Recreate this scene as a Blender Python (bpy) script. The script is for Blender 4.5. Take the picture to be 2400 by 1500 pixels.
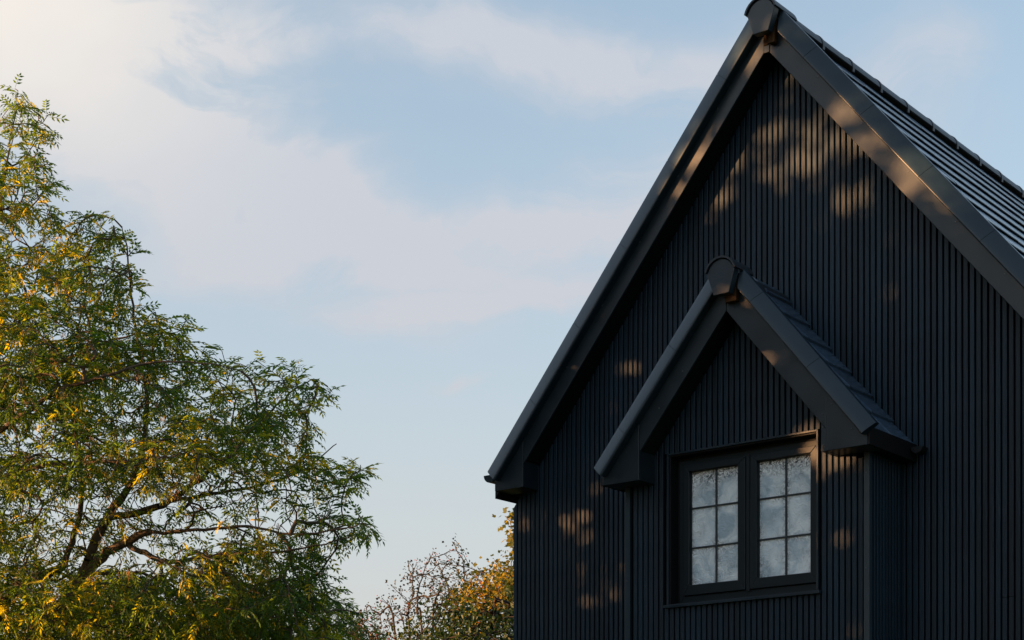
import bpy, math, random
import numpy as np
from mathutils import Vector, Matrix

for o in list(bpy.data.objects): bpy.data.objects.remove(o)
S = bpy.context.scene
C = S.collection
R = math.radians

# ------------------------------------------------------------------ camera
YAW = R(38.8067); FPX = 4023.84; HY = 1953.88; CX = 1173.82
EYE = 1.65; CAM = (5.670, -10.0)
cam_d = bpy.data.cameras.new('camera'); cam = bpy.data.objects.new('camera', cam_d); C.objects.link(cam)
cam.location = (CAM[0], CAM[1], EYE); cam.rotation_euler = (R(90), 0, YAW)
cam_d.sensor_width = 36; cam_d.lens = FPX / 2400 * 36
cam_d.shift_x = (1200 - CX) / 2400; cam_d.shift_y = (HY - 750) / 2400
cam_d.clip_end = 3000; cam_d.clip_start = .1
S.camera = cam

# ------------------------------------------------------------------ light
TX, TZ = .80, .10                                   # horizontal and vertical lean of the sun on the front wall
SUN = Vector((-TX, -1, TZ)).normalized()
EL = math.asin(SUN.z)
sl = bpy.data.lights.new('sun', 'SUN'); so = bpy.data.objects.new('sun', sl); C.objects.link(so)
sl.energy = 5.0; sl.angle = R(.53); sl.color = (1, .50, .215)
so.rotation_euler = SUN.to_track_quat('Z', 'Y').to_euler(); so.location = SUN * 60
S.view_settings.view_transform = 'Standard'; S.view_settings.look = 'None'
S.view_settings.gamma = 1; S.view_settings.use_curve_mapping = False
S.view_settings.exposure = 1.70

def azel(px, py):
    t = (px - CX) / FPX
    d = Vector((math.cos(YAW) * t - math.sin(YAW), math.sin(YAW) * t + math.cos(YAW), (HY - py) / FPX)).normalized()
    return math.atan2(d.x, d.y), math.asin(d.z)      # azimuth from +Y towards +X

W = bpy.data.worlds.new('World'); S.world = W; W.use_nodes = True
nt = W.node_tree; N = nt.nodes; L = nt.links; N.clear()
def nd(t, **k):
    n = N.new(t)
    for a, b in k.items(): setattr(n, a, b)
    return n
def mth(op, a, b=None, c=None, clamp=False):
    n = nd('ShaderNodeMath', operation=op, use_clamp=clamp)
    for i, v in enumerate((a, b, c)):
        if v is None: continue
        if isinstance(v, (int, float)): n.inputs[i].default_value = v
        else: L.new(v, n.inputs[i])
    return n.outputs[0]
out = nd('ShaderNodeOutputWorld'); bg = nd('ShaderNodeBackground'); L.new(bg.outputs[0], out.inputs[0])
sky = nd('ShaderNodeTexSky', sky_type='NISHITA', sun_disc=False, sun_elevation=EL,
         sun_rotation=math.atan2(SUN.x, SUN.y) % (2 * math.pi))
sky.air_density = 1.0; sky.dust_density = .7; sky.ozone_density = 1.6; sky.altitude = 100
tc = nd('ShaderNodeTexCoord')
sep = nd('ShaderNodeSeparateXYZ'); L.new(tc.outputs['Generated'], sep.inputs[0])
az = mth('ARCTAN2', sep.outputs[0], sep.outputs[1]); el = mth('ARCSINE', sep.outputs[2])
cmb = nd('ShaderNodeCombineXYZ'); L.new(az, cmb.inputs[0]); L.new(el, cmb.inputs[1])
# layer of thin cloud everywhere: noise on the direction projected to a flat layer
zz = mth('MAXIMUM', sep.outputs[2], .02); zz = mth('ADD', zz, .16)
cl = nd('ShaderNodeCombineXYZ'); L.new(mth('DIVIDE', sep.outputs[0], zz), cl.inputs[0]); L.new(mth('DIVIDE', sep.outputs[1], zz), cl.inputs[1])
def noise(vec, scale, detail, rough, dist=0):
    n = nd('ShaderNodeTexNoise'); n.inputs['Scale'].default_value = scale; n.inputs['Detail'].default_value = detail
    n.inputs['Roughness'].default_value = rough; n.inputs['Distortion'].default_value = dist
    L.new(vec, n.inputs['Vector']); return n
n1 = noise(cl.outputs[0], .75, 7, .55, .6)
wn = noise(tc.outputs['Generated'], 4.0, 5, .55, .3)
wv = nd('ShaderNodeVectorMath', operation='SUBTRACT'); L.new(wn.outputs['Color'], wv.inputs[0]); wv.inputs[1].default_value = (.5, .5, .5)
wm = nd('ShaderNodeVectorMath', operation='MULTIPLY'); L.new(wv.outputs[0], wm.inputs[0]); wm.inputs[1].default_value = (.20, .12, 0)
wa = nd('ShaderNodeVectorMath', operation='ADD'); L.new(cmb.outputs[0], wa.inputs[0]); L.new(wm.outputs[0], wa.inputs[1])
# cloud banks (px, py, half length, half height, tilt deg, strength)
BANKS = [(100, 60, 620, 330, -8, 1.0), (330, 330, 560, 190, -28, .75), (820, 470, 330, 105, -24, .95), (470, 620, 260, 60, 10, .35),
         (1320, 90, 470, 105, -10, .85), (1480, 400, 520, 120, 18, .85), (1180, 520, 420, 100, 14, .45), (1130, 680, 340, 40, 9, .75),
         (1330, 640, 300, 110, 12, .35), (1135, 842, 60, 16, 0, .6), (2200, 190, 260, 120, -30, .35), (700, 60, 300, 70, 0, .35), (2120, 300, 170, 60, -25, .35)]
acc = None
for (px, py, a, b, ang, st) in BANKS:
    A0, E0 = azel(px, py)
    mp = nd('ShaderNodeMapping', vector_type='TEXTURE')
    mp.inputs['Location'].default_value = (A0, E0, 0); mp.inputs['Rotation'].default_value = (0, 0, R(ang))
    mp.inputs['Scale'].default_value = (a / FPX * .9, b / FPX * .85, 1)
    L.new(wa.outputs[0], mp.inputs[0])
    ln = nd('ShaderNodeVectorMath', operation='LENGTH'); L.new(mp.outputs[0], ln.inputs[0])
    g = mth('MULTIPLY', mth('EXPONENT', mth('MULTIPLY', mth('POWER', ln.outputs['Value'], 2), -1.0)), st)
    acc = g if acc is None else mth('ADD', acc, g)
n2 = noise(wa.outputs[0], 9, 6, .6, .4)
fine = mth('MULTIPLY_ADD', n2.outputs[0], 2.0, .0)
m4 = nd('ShaderNodeMapping'); m4.inputs['Rotation'].default_value = (0, 0, R(12)); m4.inputs['Scale'].default_value = (4.5, 13, 1); L.new(wa.outputs[0], m4.inputs[0])
n4 = noise(m4.outputs[0], 1.3, 8, .6, 1.0)
stk = nd('ShaderNodeMapRange', interpolation_type='SMOOTHSTEP'); L.new(n4.outputs[0], stk.inputs[0]); stk.inputs[1].default_value = .33; stk.inputs[2].default_value = .66; stk.inputs[4].default_value = 1.0
fine = mth('ADD', mth('MULTIPLY', fine, .50), mth('MULTIPLY', stk.outputs[0], .72))
n3 = noise(wa.outputs[0], 26, 5, .6, .6)
mask = mth('MULTIPLY', acc, mth('ADD', fine, mth('MULTIPLY_ADD', n3.outputs[0], .7, -.35)))
ss = nd('ShaderNodeMapRange', interpolation_type='SMOOTHSTEP'); L.new(mask, ss.inputs[0]); ss.inputs[1].default_value = .02; ss.inputs[2].default_value = 1.05; mask = ss.outputs[0]
gl = mth('MULTIPLY', mth('SUBTRACT', n1.outputs[0], .5), 1.6, None, True)
mask = mth('ADD', mask, mth('MULTIPLY_ADD', gl, .35, .35))
mask = mth('MAXIMUM', mask, 0.0)
mask = mth('MINIMUM', mth('MULTIPLY', mask, .80), .93)
# brightness of the thin cloud rises towards the sun
sd = nd('ShaderNodeVectorMath', operation='DOT_PRODUCT'); L.new(tc.outputs['Generated'], sd.inputs[0]); sd.inputs[1].default_value = SUN
glow = mth('POWER', mth('MULTIPLY_ADD', sd.outputs['Value'], .5, .5), 5.0)
SKYK = .15
cc = nd('ShaderNodeMix', data_type='RGBA'); L.new(glow, cc.inputs['Factor'])
cc.inputs['A'].default_value = (.188 / SKYK, .199 / SKYK, .220 / SKYK, 1); cc.inputs['B'].default_value = (.27 / SKYK, .24 / SKYK, .22 / SKYK, 1)
mx = nd('ShaderNodeMix', data_type='RGBA'); 
A0, E0 = azel(-60, -40)
mp = nd('ShaderNodeMapping', vector_type='TEXTURE'); mp.inputs['Location'].default_value = (A0, E0, 0); mp.inputs['Scale'].default_value = (.115, .085, 1); L.new(wa.outputs[0], mp.inputs[0])
ln = nd('ShaderNodeVectorMath', operation='LENGTH'); L.new(mp.outputs[0], ln.inputs[0])
bc = mth('MULTIPLY', mth('EXPONENT', mth('MULTIPLY', mth('POWER', ln.outputs['Value'], 2), -1.0)), 1.0)
ccb = nd('ShaderNodeMix', data_type='RGBA'); L.new(bc, ccb.inputs['Factor']); L.new(cc.outputs['Result'], ccb.inputs['A']); ccb.inputs['B'].default_value = (.31 / SKYK, .285 / SKYK, .255 / SKYK, 1)
cc = ccb
L.new(mask, mx.inputs['Factor']); L.new(sky.outputs[0], mx.inputs['A']); L.new(cc.outputs['Result'], mx.inputs['B'])
hz = mth('MULTIPLY', mth('EXPONENT', mth('MULTIPLY', mth('POWER', mth('MAXIMUM', mth('DIVIDE', el, R(15.5)), 0.0), 2.0), -1.0)), .93)
hx = nd('ShaderNodeMix', data_type='RGBA'); L.new(hz, hx.inputs['Factor']); L.new(mx.outputs['Result'], hx.inputs['A']); hx.inputs['B'].default_value = (.194 / SKYK, .184 / SKYK, .186 / SKYK, 1)
L.new(hx.outputs['Result'], bg.inputs[0]); bg.inputs[1].default_value = SKYK

# ------------------------------------------------------------------ materials
def mat(name, base, rough=.5, spec=.5, metal=0, bump=None, var=0, rvar=0, coat=0, objvar=0, vscale=6, vstretch=(1, 1, 1)):
    m = bpy.data.materials.new(name); m.use_nodes = True
    t = m.node_tree; p = t.nodes['Principled BSDF']
    p.inputs['Base Color'].default_value = (*base, 1); p.inputs['Roughness'].default_value = rough
    p.inputs['Specular IOR Level'].default_value = spec; p.inputs['Metallic'].default_value = metal
    p.inputs['Coat Weight'].default_value = coat
    tcn = t.nodes.new('ShaderNodeTexCoord'); mpn = t.nodes.new('ShaderNodeMapping'); mpn.inputs['Scale'].default_value = vstretch
    t.links.new(tcn.outputs['Object'], mpn.inputs[0])
    if var or rvar or objvar:
        no = t.nodes.new('ShaderNodeTexNoise'); no.inputs['Scale'].default_value = vscale; no.inputs['Detail'].default_value = 6; no.inputs['Roughness'].default_value = .65
        t.links.new(mpn.outputs[0], no.inputs['Vector'])
        mr = t.nodes.new('ShaderNodeMapRange'); mr.inputs[1].default_value = .3; mr.inputs[2].default_value = .7
        mr.inputs[3].default_value = 1 - var; mr.inputs[4].default_value = 1 + var; t.links.new(no.outputs[0], mr.inputs[0])
        oi = t.nodes.new('ShaderNodeObjectInfo')
        m2 = t.nodes.new('ShaderNodeMapRange'); m2.inputs[3].default_value = 1 - objvar; m2.inputs[4].default_value = 1 + objvar
        t.links.new(oi.outputs['Random'], m2.inputs[0])
        mu = t.nodes.new('ShaderNodeMath'); mu.operation = 'MULTIPLY'; t.links.new(mr.outputs[0], mu.inputs[0]); t.links.new(m2.outputs[0], mu.inputs[1])
        vm = t.nodes.new('ShaderNodeVectorMath'); vm.operation = 'SCALE'; vm.inputs[0].default_value = base; t.links.new(mu.outputs[0], vm.inputs['Scale'])
        t.links.new(vm.outputs[0], p.inputs['Base Color'])
        if rvar:
            m3 = t.nodes.new('ShaderNodeMapRange'); m3.inputs[1].default_value = .3; m3.inputs[2].default_value = .7
            m3.inputs[3].default_value = rough - rvar; m3.inputs[4].default_value = rough + rvar; t.links.new(no.outputs[0], m3.inputs[0]); t.links.new(m3.outputs[0], p.inputs['Roughness'])
    if bump:
        sc, st, dist, stretch = bump
        mp2 = t.nodes.new('ShaderNodeMapping'); mp2.inputs['Scale'].default_value = stretch; t.links.new(tcn.outputs['Object'], mp2.inputs[0])
        nb = t.nodes.new('ShaderNodeTexNoise'); nb.inputs['Scale'].default_value = sc; nb.inputs['Detail'].default_value = 4; t.links.new(mp2.outputs[0], nb.inputs['Vector'])
        b = t.nodes.new('ShaderNodeBump'); b.inputs['Strength'].default_value = st; b.inputs['Distance'].default_value = dist
        t.links.new(nb.outputs[0], b.inputs['Height']); t.links.new(b.outputs[0], p.inputs['Normal'])
    return m
M = {}
M['slat'] = mat('black_slat', (.0050, .0182, .0308), .45, .28, bump=(60, .55, .004, (4, 4, .12)), var=.5, objvar=.28, vscale=30, vstretch=(3, 3, .12))
M['back'] = mat('black_membrane', (.0015, .002, .003), .9, .05)
M['trim'] = mat('black_coated_metal', (.0095, .022, .032), .35, .45, bump=(420, .25, .0006, (1, 1, 1)), var=.16, rvar=.07, vscale=5)
M['board'] = mat('black_coated_board', (.0100, .019, .026), .37, .45, bump=(420, .35, .0007, (1, 1, 1)), var=.2, rvar=.06, vscale=6)
M['corner'] = mat('corner_trim_metal', (.022, .038, .050), .36, .5, var=.15)
M['ridge'] = mat('ridge_tile_grey', (.018, .024, .032), .45, .4, bump=(90, .2, .001, (1, 1, 1)), var=.2, objvar=.2)
M['soffit'] = mat('soffit', (.003, .004, .005), .6, .3)
M['tile'] = mat('slate_grey_tile', (.055, .092, .142), .22, 1.0, bump=(90, .15, .001, (1, 1, 1)), var=.2, objvar=.15, rvar=.05, vscale=14)
M['frame'] = mat('window_frame', (.008, .015, .019), .40, .30, bump=(300, .15, .0005, (1, 1, .2)), var=.1)
M['lead'] = mat('glazing_bar', (.030, .038, .042), .45, .4)
M['rust'] = mat('bare_timber', (.060, .030, .012), .8, .2, var=.5, vscale=60, vstretch=(1, 1, .2))
M['screw'] = mat('screw_head', (.12, .13, .14), .3, .5, metal=.6)
M['grass'] = mat('grass_ground', (.045, .07, .02), .9, .2, bump=(30, 1, .03, (1, 1, 1)), var=.4, vscale=1.5)
M['bark'] = mat('grey_bark', (.085, .066, .045), .85, .15, bump=(25, .8, .01, (1, 1, .35)), var=.35, vscale=7)
M['darkbark'] = mat('dark_bark', (.05, .042, .034), .85, .15, var=.3, vscale=9)
M['berry'] = mat('red_berry', (.30, .028, .016), .35, .5)

def leafmat(name, cols, trans=(.20, .26, .02), tw=.45):
    m = bpy.data.materials.new(name); m.use_nodes = True; t = m.node_tree; n = t.nodes
    n.clear()
    o = n.new('ShaderNodeOutputMaterial'); p = n.new('ShaderNodeBsdfPrincipled'); tr = n.new('ShaderNodeBsdfTranslucent'); ms = n.new('ShaderNodeMixShader')
    a = n.new('ShaderNodeAttribute'); a.attribute_name = 'tint'
    r = n.new('ShaderNodeValToRGB'); e = r.color_ramp.elements
    while len(e) < len(cols): e.new(.5)
    for i, (pos, c) in enumerate(cols): e[i].position = pos; e[i].color = (*c, 1)
    t.links.new(a.outputs['Fac'], r.inputs[0]); t.links.new(r.outputs[0], p.inputs['Base Color'])
    p.inputs['Roughness'].default_value = .48; p.inputs['Specular IOR Level'].default_value = .4
    v = n.new('ShaderNodeVectorMath'); v.operation = 'MULTIPLY'; v.inputs[1].default_value = trans; t.links.new(r.outputs[0], v.inputs[0])
    t.links.new(v.outputs[0], tr.inputs[0]); ms.inputs[0].default_value = tw
    t.links.new(p.outputs[0], ms.inputs[1]); t.links.new(tr.outputs[0], ms.inputs[2]); t.links.new(ms.outputs[0], o.inputs[0])
    return m
M['ash'] = leafmat('ash_leaf', [(0, (.021, .060, .030)), (.40, (.064, .112, .024)), (.68, (.22, .21, .018)), (1, (.46, .36, .022))], (3.4, 3.0, .6), .56)
M['seed'] = leafmat('ash_key', [(0, (.10, .11, .045)), (.5, (.20, .17, .07)), (1, (.26, .13, .05))], (1.8, 1.4, .8), .4)
M['ivy'] = leafmat('dark_leaf', [(0, (.010, .028, .011)), (.6, (.025, .055, .014)), (1, (.07, .085, .015))], (2.5, 2.2, .8), .3)
M['conifer'] = leafmat('dark_evergreen_leaf', [(0, (.006, .016, .009)), (1, (.02, .035, .014))], (1, 1, 1), .03)
M['maple'] = leafmat('autumn_leaf', [(0, (.03, .06, .018)), (.22, (.07, .10, .02)), (.45, (.26, .23, .02)), (.62, (.32, .24, .02)), (.8, (.20, .075, .02)), (1, (.16, .03, .02))], (1.8, 1.5, .8), .5)
M['haw'] = leafmat('hawthorn_leaf', [(0, (.018, .035, .018)), (.6, (.04, .042, .02)), (1, (.10, .035, .02))], (2, 1.6, .8), .35)

# textured privacy glass
m = bpy.data.materials.new('textured_glass'); m.use_nodes = True; t = m.node_tree; p = t.nodes['Principled BSDF']; M['glass'] = m
def tn(ty, **k):
    n = t.nodes.new(ty)
    for a_, b_ in k.items(): setattr(n, a_, b_)
    return n
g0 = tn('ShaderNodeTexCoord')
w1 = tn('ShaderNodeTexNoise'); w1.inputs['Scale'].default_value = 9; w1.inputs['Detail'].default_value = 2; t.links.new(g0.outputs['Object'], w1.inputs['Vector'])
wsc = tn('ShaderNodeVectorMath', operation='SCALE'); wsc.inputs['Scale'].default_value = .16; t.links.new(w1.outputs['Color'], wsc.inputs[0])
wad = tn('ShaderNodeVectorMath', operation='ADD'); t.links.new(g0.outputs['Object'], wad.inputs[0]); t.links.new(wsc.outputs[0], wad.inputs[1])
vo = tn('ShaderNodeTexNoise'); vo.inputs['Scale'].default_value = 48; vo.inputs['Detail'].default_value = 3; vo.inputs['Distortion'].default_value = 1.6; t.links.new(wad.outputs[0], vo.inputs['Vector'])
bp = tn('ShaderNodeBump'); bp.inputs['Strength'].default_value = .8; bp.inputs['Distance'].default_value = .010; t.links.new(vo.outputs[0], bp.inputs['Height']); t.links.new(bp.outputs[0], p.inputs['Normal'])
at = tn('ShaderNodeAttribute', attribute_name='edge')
# fern-like reflection sparkle painted into the colour, most near bars and head
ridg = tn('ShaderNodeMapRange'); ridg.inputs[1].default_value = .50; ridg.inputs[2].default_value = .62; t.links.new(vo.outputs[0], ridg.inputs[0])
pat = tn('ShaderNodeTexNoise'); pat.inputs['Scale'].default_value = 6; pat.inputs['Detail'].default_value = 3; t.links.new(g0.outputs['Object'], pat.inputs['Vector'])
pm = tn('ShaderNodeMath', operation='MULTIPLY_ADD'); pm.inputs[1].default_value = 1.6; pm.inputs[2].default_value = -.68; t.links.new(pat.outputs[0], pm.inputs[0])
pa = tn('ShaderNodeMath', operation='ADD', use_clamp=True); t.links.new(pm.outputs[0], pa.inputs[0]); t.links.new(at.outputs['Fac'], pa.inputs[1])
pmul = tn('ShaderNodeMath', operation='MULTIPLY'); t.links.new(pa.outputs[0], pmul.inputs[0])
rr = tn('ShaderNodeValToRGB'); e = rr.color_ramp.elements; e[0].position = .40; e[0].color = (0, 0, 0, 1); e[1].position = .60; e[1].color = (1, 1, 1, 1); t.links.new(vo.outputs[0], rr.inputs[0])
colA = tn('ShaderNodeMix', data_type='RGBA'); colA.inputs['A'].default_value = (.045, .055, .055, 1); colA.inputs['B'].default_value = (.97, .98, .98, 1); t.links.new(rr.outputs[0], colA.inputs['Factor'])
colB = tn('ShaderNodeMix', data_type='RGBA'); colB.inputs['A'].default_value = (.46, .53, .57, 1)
bn = tn('ShaderNodeTexNoise'); bn.inputs['Scale'].default_value = 4.5; bn.inputs['Detail'].default_value = 5; bn.inputs['Distortion'].default_value = 1.2; t.links.new(wad.outputs[0], bn.inputs['Vector'])  # broad pale patches painted in as uneven sky reflection
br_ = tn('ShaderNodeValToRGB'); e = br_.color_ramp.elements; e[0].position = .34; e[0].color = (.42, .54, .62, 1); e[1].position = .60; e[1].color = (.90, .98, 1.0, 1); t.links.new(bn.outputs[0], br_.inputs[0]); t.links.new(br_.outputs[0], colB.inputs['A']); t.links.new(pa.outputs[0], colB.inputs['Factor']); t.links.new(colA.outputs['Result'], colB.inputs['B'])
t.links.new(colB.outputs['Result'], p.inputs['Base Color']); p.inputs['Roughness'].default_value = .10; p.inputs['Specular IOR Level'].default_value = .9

# ------------------------------------------------------------------ helpers
def setp(o, label=None, cat=None, group=None, kind=None):
    if label: o['label'] = label
    if cat: o['category'] = cat
    if group: o['group'] = group
    if kind: o['kind'] = kind
    return o
def mk(name, v, f, m, parent=None, bevel=0, smooth=False, kind=None):
    me = bpy.data.meshes.new(name); me.from_pydata([tuple(q) for q in v], [], f); me.materials.append(m)
    if smooth: me.polygons.foreach_set('use_smooth', [True] * len(me.polygons))
    o = bpy.data.objects.new(name, me); C.objects.link(o)
    if parent: o.parent = parent
    if bevel:
        b = o.modifiers.new('bevel', 'BEVEL'); b.width = bevel; b.segments = 2; b.limit_method = 'ANGLE'; b.harden_normals = False
    if kind: o['kind'] = kind
    return o
def empty(name, loc, label, cat, group=None):
    o = bpy.data.objects.new(name, None); C.objects.link(o); o.location = loc; o.empty_display_size = .3
    return setp(o, label, cat, group)
class MB:
    def __init__(s): s.v = []; s.f = []
    def add(s, v, f):
        k = len(s.v); s.v += [tuple(q) for q in v]; s.f += [tuple(i + k for i in g) for g in f]; return s
    def box(s, x0, x1, y0, y1, z0, z1):
        return s.add([(x0, y0, z0), (x1, y0, z0), (x1, y1, z0), (x0, y1, z0), (x0, y0, z1), (x1, y0, z1), (x1, y1, z1), (x0, y1, z1)],
                     [(0, 3, 2, 1), (4, 5, 6, 7), (0, 1, 5, 4), (1, 2, 6, 5), (2, 3, 7, 6), (3, 0, 4, 7)])
    def prism(s, poly, y0, y1):                       # poly in (x, z), counter-clockwise seen from the front (-Y)
        n = len(poly)
        ar = sum(poly[i][0] * poly[(i + 1) % n][1] - poly[(i + 1) % n][0] * poly[i][1] for i in range(n))
        if ar < 0: poly = poly[::-1]
        v = [(x, y0, z) for x, z in poly] + [(x, y1, z) for x, z in poly]
        return s.add(v, [tuple(range(n)), tuple(range(2 * n - 1, n - 1, -1))] + [(i, n + i, n + (i + 1) % n, (i + 1) % n) for i in range(n)])
    def out(s, name, m, parent=None, **k): return mk(name, s.v, s.f, m, parent, **k)

# ------------------------------------------------------------------ ground
setp(MB().add([(-900, -900, 0), (900, -900, 0), (900, 900, 0), (-900, 900, 0)], [(0, 1, 2, 3)]).out('ground', M['grass']), kind='structure')

# ------------------------------------------------------------------ house
MS = 1.2104; TH = math.atan(MS); ST, CT = math.sin(TH), math.cos(TH)
A = .1857; B = .46; PIT = .041481; CW = .062
Z = lambda h: h + EYE
house = empty('house', (0, 0, 0), 'black slat-clad house with a steep tiled gable and a small gabled bay with a window', 'house')
XW = 2.266; DEPTH = 8.0
H1 = 5.121                                           # inner edge of the main bargeboards at the axis

# core walls
c = MB()
c.prism([(-XW + .02, .15), (XW - .02, .15), (XW - .02, Z(H1 - MS * XW) + .05), (0, Z(H1) + .03), (-XW + .02, Z(H1 - MS * XW) + .05)], .022, DEPTH)
c.out('wall', M['back'], house)
MB().box(-XW, XW, -.01, DEPTH, 0, .15).out('plinth', M['soffit'], house)

def slat(parent, x0, x1, y, z0, ztop0, ztop1, side=None, name='slat', d=.021, zb1=None):
    """vertical slat; front at y, chamfered edges; side=None faces -Y, otherwise lies on plane x=side facing sign"""
    ch = .0025; zb1 = z0 if zb1 is None else zb1
    lerp = lambda x: ztop0 + (ztop1 - ztop0) * (x - x0) / (x1 - x0)
    lb = lambda x: z0 + (zb1 - z0) * (x - x0) / (x1 - x0)
    pr = [(x0, y + d), (x0, y + ch), (x0 + ch, y), (x1 - ch, y), (x1, y + ch), (x1, y + d)]
    xm = (x0 + x1) / 2; zm = z0
    v = [(x - xm, yy - y, lb(x) - zm) for x, yy in pr] + [(x - xm, yy - y, lerp(x) - zm) for x, yy in pr]
    n = 6
    f = [tuple(range(n))[::-1], tuple(range(n, 2 * n))] + [(i, (i + 1) % n, n + (i + 1) % n, n + i) for i in range(n)]
    f = [g[::-1] for g in f]
    o = mk(name, v, f, M['slat'], parent)
    o.location = (xm, y, zm)
    return o
SW = PIT - .0115
# bay geometry needed for cutting the main slats
XB = -.025; BW = .897; HB = 3.307; TB = 3.625        # axis, half width, inner board apex, tile plane apex
rnd = random.Random(5)
xg = -2.217 - PIT / 2 - PIT * 0                     # centre of a slat
k0 = -1
x = -2.217 + .00575 - PIT
first = True
while x < XW - .02:
    xa, xb_ = x, x + SW
    if xa < -XW: xa = -XW
    if xb_ > XW: xb_ = XW
    top = lambda q: Z(H1 + .022 - MS * abs(q))
    inbay = XB - BW < (xa + xb_) / 2 < XB + BW
    base = .17
    off = rnd.uniform(-.0008, .0008)
    if inbay:
        zlo = Z(TB - .12 - MS * abs((xa + xb_) / 2 - XB)); slat(house, xa, xb_, off, zlo, top(xa), top(xb_))
    else:
        xm = (xa + xb_) / 2
        if 1.50 < xm < 1.61:                         # butt joint in three neighbouring boards
            zj = Z(1.43); slat(house, xa, xb_, off, base, zj - .0015, zj - .0015); slat(house, xa, xb_, off, zj + .0015, top(xa), top(xb_))
        else: slat(house, xa, xb_, off, base, top(xa), top(xb_))
    x += PIT
# side walls of the house, not seen one by one
s = MB(); y = .03
while y < DEPTH - .04:
    for q in (-1, 1):
        X0_, X1_ = sorted((q * XW, q * (XW - .021))); s.box(X0_, X1_, y, y + SW, .17, Z(H1 - MS * XW) - .04)
    y += PIT
s.out('side_cladding', M['slat'], house, kind='stuff')

def barge(parent, ax, yf, Hi, sgn, x0, x1, Ho, th=.018):
    """sloping fascia board: inner edge line h=Hi-MS*|x|, between |x|=x0 and x1"""
    p = [(ax + sgn * x0, Z(Hi - MS * x0)), (ax + sgn * x1, Z(Hi - MS * x1)), (ax + sgn * x1, Z(Ho - MS * x1)), (ax + sgn * x0, Z(Ho - MS * x0))]
    return MB().prism(p, yf, yf + th).out('bargeboard', M['board'], parent, bevel=.0045)
def cap(parent, ax, yf, Hlow, Hout, sgn, t0, t1, endv0=None, m=None):
    """one length of rounded verge trim; t is |x| of the low edge; profile convex towards the front"""
    wq = (Hout - Hlow) * CT
    prof = [(.004, 0.0), (0, CW * .86), (.002, CW * .94), (.035 * wq, CW * .99), (.08 * wq, CW), (.20 * wq, CW * .96), (.45 * wq, CW * .80), (.75 * wq, CW * .55), (.96 * wq, CW * .36), (wq, CW * .30), (wq, -.02), (wq - .012, -.02)]
    v = []
    for t_ in (t0, t1):
        for q, pr in prof:
            xx = t_ + q * ST; hh = Hlow - MS * t_ + q * CT
            if endv0 is not None and t_ == t0:
                xx = endv0; tt = endv0 - q * ST; hh = Hlow - MS * tt + q * CT
            v.append((ax + sgn * xx, yf - pr, Z(hh)))
    n = len(prof); f = [(i, i + 1, n + i + 1, n + i) for i in range(n - 1)]
    v += [tuple(q) for q in v]
    f += [tuple(range(2 * n, 3 * n))[::-1], tuple(range(3 * n, 4 * n))]
    if sgn > 0: f = [g[::-1] for g in f]
    o = mk('verge_trim', v, f, m or M['trim'], parent)
    me = o.data; me.polygons.foreach_set('use_smooth', [i < n - 1 for i in range(len(me.polygons))])
    return o
def screw(parent, x, yf, h):
    r = .0055; n = 8
    v = [(r * math.cos(6.283 * i / n), 0, r * math.sin(6.283 * i / n)) for i in range(n)] + [(r * .6 * math.cos(6.283 * i / n), -.003, r * .6 * math.sin(6.283 * i / n)) for i in range(n)]
    f = [tuple(range(n, 2 * n))] + [(i, (i + 1) % n, n + (i + 1) % n, n + i) for i in range(n)]
    global SCREW
    if SCREW is None:
        SCREW = bpy.data.meshes.new('screw'); SCREW.from_pydata(v, [], f); SCREW.materials.append(M['screw'])
    o = bpy.data.objects.new('screw', SCREW); C.objects.link(o); o.parent = parent; o.location = (x, yf, Z(h)); return o
SCREW = None

# --- main verges
YB = -A
bl = barge(house, 0, YB, H1, -1, .016, 2.0135, 5.36); br = barge(house, 0, YB, H1, 1, .024, 2.0135, 5.40)
MB().box(-.0155, .0235, YB - .004, YB + .016, Z(5.095), Z(5.26)).out('apex_strip', M['board'], house, bevel=.0015)
for h_, xx in [(4.832, .373), (4.457, .684), (4.079, .999), (3.70, 1.307), (3.322, 1.615), (2.95, 1.93)]:
    screw(br, xx, YB, h_)
for h_, xx in [(4.83, -.37), (4.453, -.683), (4.075, -.995), (3.70, -1.31), (3.32, -1.62), (2.96, -1.93), (5.20, -.054)]:
    screw(bl, xx, YB, h_)
for sg in (-1, 1):                                    # soffits and boxed eaves
    MB().prism([(sg * .01, Z(H1 + .012)), (sg * 2.0, Z(H1 + .012 - MS * 2.0)), (sg * 2.0, Z(H1 + .10 - MS * 2.0)), (sg * .01, Z(H1 + .10))], YB + .0182, .0195).out('soffit', M['soffit'], house)
    Ho = 5.36 if sg < 0 else 5.40
    bx = MB().prism([(sg * 2.015, Z(2.518)), (sg * 2.278, Z(2.518)), (sg * 2.278, Z(Ho - MS * 2.278)), (sg * 2.015, Z(Ho - MS * 2.015))], YB - .002, -.0015).out('boxed_eave', M['board'], house, bevel=.003)
    fx = sorted((sg * 2.268, sg * 2.292))
    MB().box(fx[0], fx[1], 0, DEPTH, Z(2.50), Z(2.66)).out('fascia', M['soffit'], house)
    # half round gutter
    g = MB(); n = 10; r0, r1 = .056, .051; v = []
    for yy in (YB + .01, DEPTH):
        for r_ in (r0, r1):
            for i in range(n + 1):
                a_ = math.pi + math.pi * i / n; v.append((sg * 2.338 + r_ * math.cos(a_), yy, Z(2.648) + r_ * math.sin(a_)))
    k = n + 1; f = []
    for i in range(n):
        f += [(i, i + 1, 2 * k + i + 1, 2 * k + i), (k + i, 3 * k + i, 3 * k + i + 1, k + i + 1)]
    f += [tuple(range(k)), tuple(range(2 * k, 3 * k))[::-1], (0, 2 * k, 3 * k, k), (k - 1, 2 * k - 1, 4 * k - 1, 3 * k - 1)]
    g.add(v, f).out('gutter', M['trim'], house)
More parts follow.
